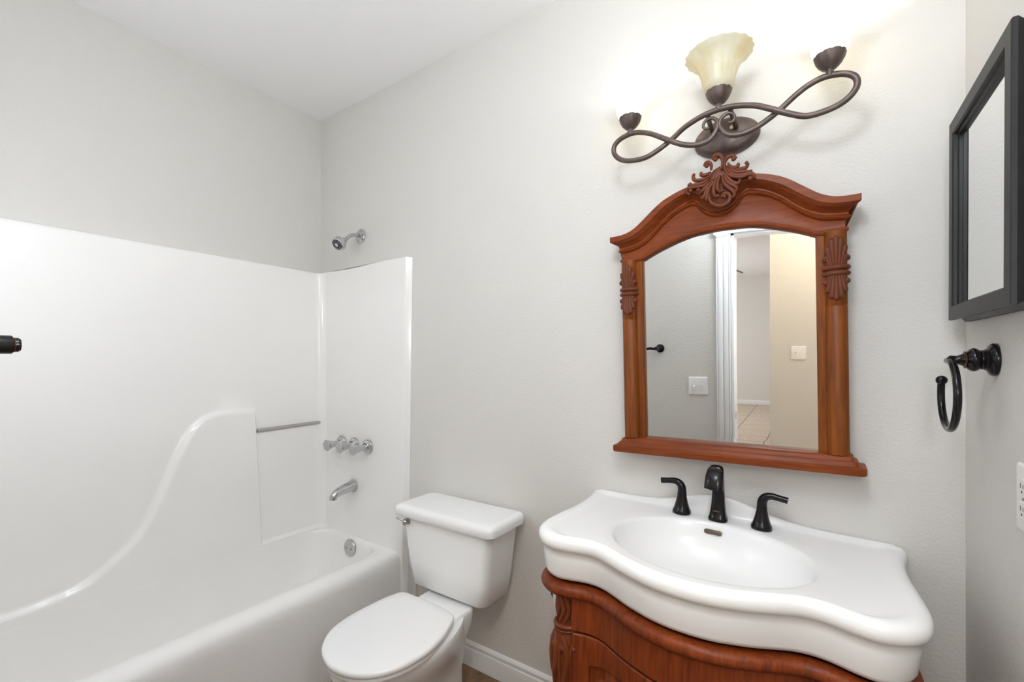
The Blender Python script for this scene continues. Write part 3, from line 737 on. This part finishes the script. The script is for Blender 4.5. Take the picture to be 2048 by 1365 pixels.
# bevelled glass
def gl_out(ins):
    pts = []; hw = .243-ins
    pts.append((-hw, .029+ins)); pts.append((hw, .029+ins))
    n = 40
    for i in range(n+1):
        x = lerp(hw, -hw, i/n); pts.append((x, za(x)+.004-ins*1.05))
    return pts
b = B(); bev_d = .0003
o1 = [b.verts.new(ml(x, .010+bev_d, z)) for x, z in gl_out(0)]; o2 = [b.verts.new(ml(x, .010, z)) for x, z in gl_out(.0225)]
for i in range(len(o1)): b.faces.new((o1[i], o1[(i+1) % len(o1)], o2[(i+1) % len(o1)], o2[i]))
b.faces.new(o2); bmesh.ops.triangulate(b, faces=[f for f in b.faces if len(f.verts) > 4])
obj('mirror_glass', b, 'mirror', mi, 1)
b = B(); prism(b, [(MO[0]+x, MO[2]+z) for x, z in gl_out(-.002)], 1, MO[1]+.013, MO[1]+.030); obj('backing', b, 'black_frame', mi)

# ------------------------------------------------------------------ three-light wall fixture
vl = thing('vanity_light', 'bronze scroll wall light with three bell glass shades above the mirror', 'wall light', (LX, -.001, 2.034))
b = B(); R = []
for s, h in ((1.0, 0), (1.0, .004), (.985, .012), (.93, .021), (.80, .029), (.55, .034), (.2, .036)):
    R.append([(LX+.094*s*math.cos(2*PI*k/48), -.001-h, 2.034+.058*s*math.sin(2*PI*k/48)) for k in range(48)])
loft(b, R); bp = obj('back_plate', b, 'iron', vl, 50)
b = B(); lathe(b, [(.005, 0), (.0065, .003), (.006, .008), (.003, .011), (0, .012)], (LX+.022, -.036, 2.045), (0, -1, 0), 14); obj('finial', b, 'brass', bp)
b = B(); tube(b, [(LX-.032, -.028, 2.046), (LX-.032, -.075, 2.048), (LX-.030, LY+.004, 2.058)], .0068, 12, 4); tube(b, [(LX+.032, -.028, 2.046), (LX+.032, -.075, 2.048), (LX+.030, LY+.004, 2.058)], .0068, 12, 4); obj('stem', b, 'iron', vl)
HC = [(0, 2.066, 0), (.035, 2.063, .1), (.067, 2.055, .3), (.10, 2.042, .6), (.135, 2.020, 1), (.175, 1.997, .6), (.215, 1.981, 0), (.265, 1.984, 0), (.298, 1.998, 0), (.317, 2.022, 0), (.315, 2.047, 0), (.292, 2.064, 0), (.255, 2.070, 0), (.222, 2.063, 0), (.19, 2.047, -.4), (.145, 2.016, -1), (.10, 1.990, -.6), (.06, 1.979, -.2), (.028, 1.984, 0), (.008, 2.004, 0), (.002, 2.024, 0), (.010, 2.041, 0), (.024, 2.047, 0), (.038, 2.041, 0), (.042, 2.028, 0), (.034, 2.019, 0), (.026, 2.022, 0)]
def rad(f):   # along the half from the centre to the inner curl
    return .0078 if f < .62 else lerp(.0078, .0038, sstep(.62, .95, f))
b = B()
half = {}
for s in (-1, 1):
    P = catmull([(LX+s*x, LY-.008*q*(1 if s > 0 else -1), z) for x, z, q in HC], 7)
    half[s] = P
full = half[-1][::-1]+half[1][1:]
nf = len(full)
tube(b, full, lambda f: rad(abs(f-.5)*2), 14, 0)
obj('scroll_arm', b, 'iron', vl, 60)
def fl(a, j, h): return 1+.028*math.cos(16*a)*sstep(.0, .03, h)+.02*math.cos(16*a)*sstep(.09, .105, h)
for i, (dx, zb) in enumerate(((-LS, 2.076), (0, 2.073), (LS, 2.076))):
    x = LX+dx
    b = B(); lathe(b, [(.009, -.008), (.010, 0), (.008, .004), (.0085, .007), (.017, .012), (.026, .022), (.032, .033), (.0355, .045), (.034, .046), (.0, .044)], (x, LY, zb), (0, 0, 1), 48, lambda a, j, h: 1+(.03*abs(math.cos(5*a))-.015 if h > .01 else 0))
    obj('socket_cup', b, 'iron', vl, 50)
    b = B()
    pr = [(.030, .040), (.035, .044), (.040, .056), (.0435, .072), (.047, .09), (.053, .108), (.062, .124), (.075, .138), (.087, .146), (.0905, .150)]
    inn = [(r-.0035, h+.001) for r, h in pr[::-1]]
    lathe(b, pr+inn, (x, LY, zb), (0, 0, 1), 96, lambda a, j, h: 1+.011*math.cos(18*a)*sstep(.045, .075, h)+.010*math.cos(18*a)*sstep(.13, .15, h), False, False)
    lit = dx != 0
    sh_ = obj('lamp_shade', b, 'shade_lit' if lit else 'shade', vl, 60)
    if lit: sh_['label'] = 'lit bell glass shade'
    else: sh_['label'] = 'unlit amber bell glass shade'
    b = B(); lathe(b, [(.0, .126), (.014, .120), (.022, .105), (.022, .092), (.014, .074), (.012, .046)], (x, LY, zb), (0, 0, 1), 20)
    bo = obj('bulb', b, 'bulb' if lit else 'bulb_off', sh_, 60)

# ------------------------------------------------------------------ medicine cabinet on the right wall
cb = (2.66, -.273, 1.664)
mc = thing('medicine_cabinet', 'black framed mirrored medicine cabinet high on the right wall', 'cabinet', cb, rot=(math.radians(.9), 0, math.radians(.3)))
hw, hh = .2135, .2365; fw = .047
def frame_bm():
    b = B()
    # cross-section (inward distance from the outer edge, x)
    prof = [(.0, .040), (.0, .030), (.004, .026), (.010, .020), (.008, .014), (.004, .008), (.004, .002), (.006, 0), (.034, 0), (.037, .003), (.0375, .009), (.041, .011), (.041, .022), (.02, .040)]
    corners = [(-hw, -hh, 1, 1), (hw, -hh, -1, 1), (hw, hh, -1, -1), (-hw, hh, 1, -1)]
    R = [[(cb[0]+px, cb[1]+cy+sy*d, cb[2]+cz+sz*d) for d, px in prof] for cy, cz, sy, sz in corners]
    vr = [[b.verts.new(p) for p in r] for r in R]; n = len(prof)
    for i in range(4):
        a, c = vr[i], vr[(i+1) % 4]
        for k in range(n): b.faces.new((a[k], a[(k+1) % n], c[(k+1) % n], c[k]))
    return b
obj('door_frame', frame_bm(), 'black_frame', mc, 25)
b = B(); box(b, cb[0]+.014, cb[0]+.022, cb[1]-hw+.0395, cb[1]+hw-.0395, cb[2]-hh+.0395, cb[2]+hh-.0395); obj('door_mirror', b, 'mirror', mc)
b = B(); box(b, cb[0]+.024, cb[0]+.038, cb[1]-hw+.012, cb[1]+hw-.012, cb[2]-hh+.012, cb[2]+hh-.012); obj('case', b, 'black_frame', mc)

# ------------------------------------------------------------------ towel ring
rb = (W-.001, -.238, 1.34)
tr = thing('towel_ring', 'oil rubbed bronze open towel ring on the right wall below the cabinet', 'towel ring', rb)
prof = [(.0, 0), (.033, 0), (.0335, .005), (.031, .009), (.025, .012), (.0215, .014), (.0215, .0165), (.0195, .018), (.0205, .021), (.0195, .0225), (.021, .025), (.0240, .030), (.0245, .034), (.0215, .039), (.017, .043), (.0155, .0445)]
b = B(); lathe(b, prof, rb, (-1, 0, 0), 32); rs = obj('post', b, 'bronze', tr, 45)
b = B(); lathe(b, [(.0155, .0442), (.0180, .0448), (.0180, .0462), (.0155, .047)], rb, (-1, 0, 0), 28); obj('copper_bead', b, 'copper', rs)
b = B(); lathe(b, [(.0145, .0465), (.0115, .051), (.0085, .058), (.0090, .063), (.0095, .068), (.0055, .072), (0, .0725)], rb, (-1, 0, 0), 24); obj('post_tip', b, 'bronze', rs, 45)
b = B(); cy, cz, rr_ = -.226, 1.266, .076; rx = W-.0685
pts = []
for i in range(41):
    a = lerp(math.radians(97), math.radians(-203), i/40)
    pts.append((rx, cy-rr_*math.cos(a), cz+rr_*.96*math.sin(a)))
tube(b, pts, .0068, 14); ball(b, pts[-1], .0105, 16)
lathe(b, [(.0072, -.006), (.0105, -.002), (.0105, .003), (.0, .006)], pts[-1], (0, -.35, 1), 16)
obj('ring', b, 'bronze', tr, 60)

# ------------------------------------------------------------------ outlet on the right wall, switches, towel bar
def plate(name, label, cat, c, ux, uz, nrm, w_, h_, kind, group=None):
    c = Vector(c); ux = Vector(ux); uz = Vector(uz); nrm = Vector(nrm)
    t = thing(name, label, cat, c, group)
    def ringp(hx, hz, r, d): return [c+ux*p[0]+uz*p[1]+nrm*d for p in rrect(0, 0, hx, hz, r, 4)]
    b = B(); loft(b, [ringp(w_/2, h_/2, .006, 0), ringp(w_/2, h_/2, .006, .003), ringp(w_/2-.003, h_/2-.003, .005, .0058), ringp(w_/2-.006, h_/2-.006, .004, .0065)])
    obj('cover_plate', b, 'plate_plastic', t)
    def bit(nm, x, z, hx, hz, d0, d1, mat, r=.002):
        b = B(); loft(b, [[c+ux*(x+p[0])+uz*(z+p[1])+nrm*d for p in rrect(0, 0, hx, hz, r, 4)] for d in (d0, d1)]); return obj(nm, b, mat, t)
    if kind == 'outlet':
        for z in (-.0195, .0195):
            r_ = bit('receptacle', 0, z, .0165, .0145, .006, .0085, 'plate_plastic', .008)
            for x, hz in ((-.0062, .0045), (.0062, .0035)):
                b = B(); loft(b, [[c+ux*(x+p[0])+uz*(z+.003+p[1])+nrm*d for p in rrect(0, 0, .0011, hz, .0005, 2)] for d in (.008, .0088)]); obj('slot', b, 'slot', r_)
            b = B(); lathe(b, [(.0025, .008), (.0025, .0088)], c+uz*(z-.007), nrm, 12); obj('slot', b, 'slot', r_)
        bit('screw', 0, 0, .0025, .0025, .006, .0078, 'screw', .002)
    else:
        for x, up in kind:
            bit('toggle_frame', x, 0, .0055, .0125, .006, .0072, 'plate_plastic', .001)
            b = B(); hxx = .004; s = 1 if up else -1
            loft(b, [[c+ux*(x+p[0])+uz*(off+p[1])+nrm*d for p in rrect(0, 0, hxx*k, .006*k, .0015, 3)] for d, off, k in ((.0065, s*.001, 1), (.012, s*.006, .95), (.019, s*.010, .8))]); obj('toggle', b, 'plate_plastic', t)
            for z in (-.030, .030): bit('screw', x, z, .002, .002, .006, .0072, 'screw', .0015)
    return t
plate('electrical_outlet', 'white double electrical outlet on the right wall beside the washbasin', 'outlet', (W-.0005, -.413, 1.10), (0, -1, 0), (0, 0, 1), (-1, 0, 0), .078, .118, 'outlet')
plate('light_switch', 'white double light switch on the wall beside the door casing, seen in the mirror', 'light switch', (1.768, YF+.0005, 1.112), (1, 0, 0), (0, 0, 1), (0, 1, 0), .118, .116, [(-.023, False), (.023, True)])
plate('light_switch', 'white light switch on the cream hall wall, seen in the mirror through the doorway', 'light switch', (2.275, -2.9495, 1.275), (1, 0, 0), (0, 0, 1), (0, 1, 0), .110, .116, [(-.018, True)])
bx, bz = 1.530, 1.358
tb = thing('towel_bar', 'dark bronze towel bar post reaching in at the left edge of the photo', 'towel bar', (bx, YF, bz))
b = B(); lathe(b, [(0, .0005), (.028, .0005), (.028, .006), (.022, .010), (.0125, .014), (.0125, .055)], (bx, YF, bz), (0, 1, 0), 28); obj('rosette', b, 'bronze', tb)
b = B(); lathe(b, [(.0115, .05), (.0122, .053), (.0122, .0925), (.0116, .094), (.0098, .0948), (.0098, .0955)], (bx, YF, bz), (0, 1, 0), 28); ps = obj('post', b, 'bronze', tb)
b = B(); lathe(b, [(.0098, .0945), (.0102, .0952), (.0098, .0962)], (bx, YF, bz), (0, 1, 0), 28); obj('copper_bead', b, 'copper', ps)
b = B(); lathe(b, [(.0094, .0958), (.0096, .099), (.008, .1015), (.0, .103)], (bx, YF, bz), (0, 1, 0), 24); obj('end_cap', b, 'bronze', ps)
b = B(); tube(b, [(bx, YF+.075, bz-.001), (bx-.55, YF+.075, bz-.001)], .0085, 16); obj('bar', b, 'bronze', tb)
b = B(); x2 = bx-.55; lathe(b, [(0, .0005), (.028, .0005), (.028, .006), (.022, .010), (.0125, .014), (.0125, .0985), (.008, .1075), (0, .109)], (x2, YF, bz), (0, 1, 0), 28); obj('rosette', b, 'bronze', tb)
sp = B(); lathe(sp, [(.0, 0), (.012, 0), (.012, .002), (.0, .002)], (DX0+.014, YF-.05, .93), (1, 0, 0), 20)
for v in sp.verts: v.co.z = .93+(v.co.z-.93)*2.3
tag(obj('strike_plate', sp, 'satin', None, 35, base=(DX0+.014, YF-.05, .93)), 'small oval metal strike plate on the white door jamb, seen in the mirror', 'strike plate')

# ------------------------------------------------------------------ added fill globes outside the frame, hall lamp, bedroom fan
def dome(name, label, c, mat, r):
    t = thing(name, label, 'ceiling light', (c[0], c[1], H))
    b = B(); lathe(b, [(0, -.0005), (r, -.0005), (r, .02), (r*.93, .026), (0, .026)], (c[0], c[1], H), (0, 0, -1), 32); obj('rim', b, 'satin', t)
    b = B(); lathe(b, [(r*.9, .026), (r*.88, .045), (r*.7, .075), (r*.4, .092), (0, .098)], (c[0], c[1], H), (0, 0, -1), 32, None, False, True); obj('glass_dome', b, mat, t)
t = thing('ceiling_light', 'opal globe ceiling light on a short stem over the middle of the bathroom', 'ceiling light', (FILL_TOP[0], FILL_TOP[1], H))  # added overhead fill, built in the shape of a fixture
b = B(); lathe(b, [(0, .0005), (.06, .0005), (.06, .012), (.045, .022), (.010, .028), (.010, H-FILL_TOP[2]-.185), (.05, H-FILL_TOP[2]-.18), (.05, H-FILL_TOP[2]-.155), (0, H-FILL_TOP[2]-.155)], (FILL_TOP[0], FILL_TOP[1], H), (0, 0, -1), 28); obj('stem', b, 'satin', t)
b = B(); ball(b, FILL_TOP, .17, 40); obj('globe', b, 'dome', t)
FILL_L = (.84, -1.437, 1.78)  # added fill to brighten the left side, no such lamp known here
t = thing('wall_sconce', 'opal globe wall light on the front wall beside the tub', 'wall light', (FILL_L[0], YF, FILL_L[2]))
b = B(); lathe(b, [(0, .0005), (.05, .0005), (.05, .012), (.02, .02), (.012, .03), (.012, .05)], (FILL_L[0], YF, FILL_L[2]), (0, 1, 0), 28); obj('back_plate', b, 'satin', t)
b = B(); ball(b, FILL_L, .068, 28); obj('globe', b, 'sconce', t)
FILL_R = (2.622, -1.405, 1.52)  # added fill for the lower right side, no such lamp known here
t = thing('wall_sconce', 'opal globe wall light on the right wall beside the door', 'wall light', (W, FILL_R[1], FILL_R[2]))
b = B(); lathe(b, [(0, .0005), (.045, .0005), (.045, .010), (.018, .016), (.012, .022), (.012, .04)], (W, FILL_R[1], FILL_R[2]), (-1, 0, 0), 28); obj('back_plate', b, 'satin', t)
b = B(); ball(b, FILL_R, .064, 28); obj('globe', b, 'sconce_right', t)
dome('ceiling_light', 'warm frosted dome ceiling light in the hall outside the door', HALL, 'dome_warm', .12)
fc = (.95, -4.90); FD = .105
fn = thing('ceiling_fan', 'dark wooden ceiling fan in the bedroom, one blade tip seen in the mirror', 'ceiling fan', (fc[0], fc[1], H))
b = B(); lathe(b, [(0, .001), (.06, .001), (.05, .04), (.014, .05), (.014, .26+FD), (.09, .28+FD), (.10, .33+FD), (.09, .40+FD), (.03, .43+FD), (0, .43+FD)], (fc[0], fc[1], H), (0, 0, -1), 28); obj('motor', b, 'bronze', fn)
for k in range(5):
    a = 2*PI*k/5-.15; d = Vector((math.cos(a), math.sin(a), 0)); n_ = Vector((-math.sin(a), math.cos(a), 0)); c = Vector((fc[0], fc[1], H-.36-FD))
    b = B(); R = []
    for r, hw_ in ((.08, .03), (.16, .045), (.2, .06), (.58, .068), (.64, .05), (.655, .02)):
        R.append([c+d*r+n_*hw_*sx+Vector((0, 0, .002*sx+dz)) for sx, dz in ((-1, 0), (1, 0), (1, .006), (-1, .006))])
    loft(b, R); obj('blade', b, 'fan', fn)
for o in bpy.data.objects:
    if '_b' in o: del o['_b']
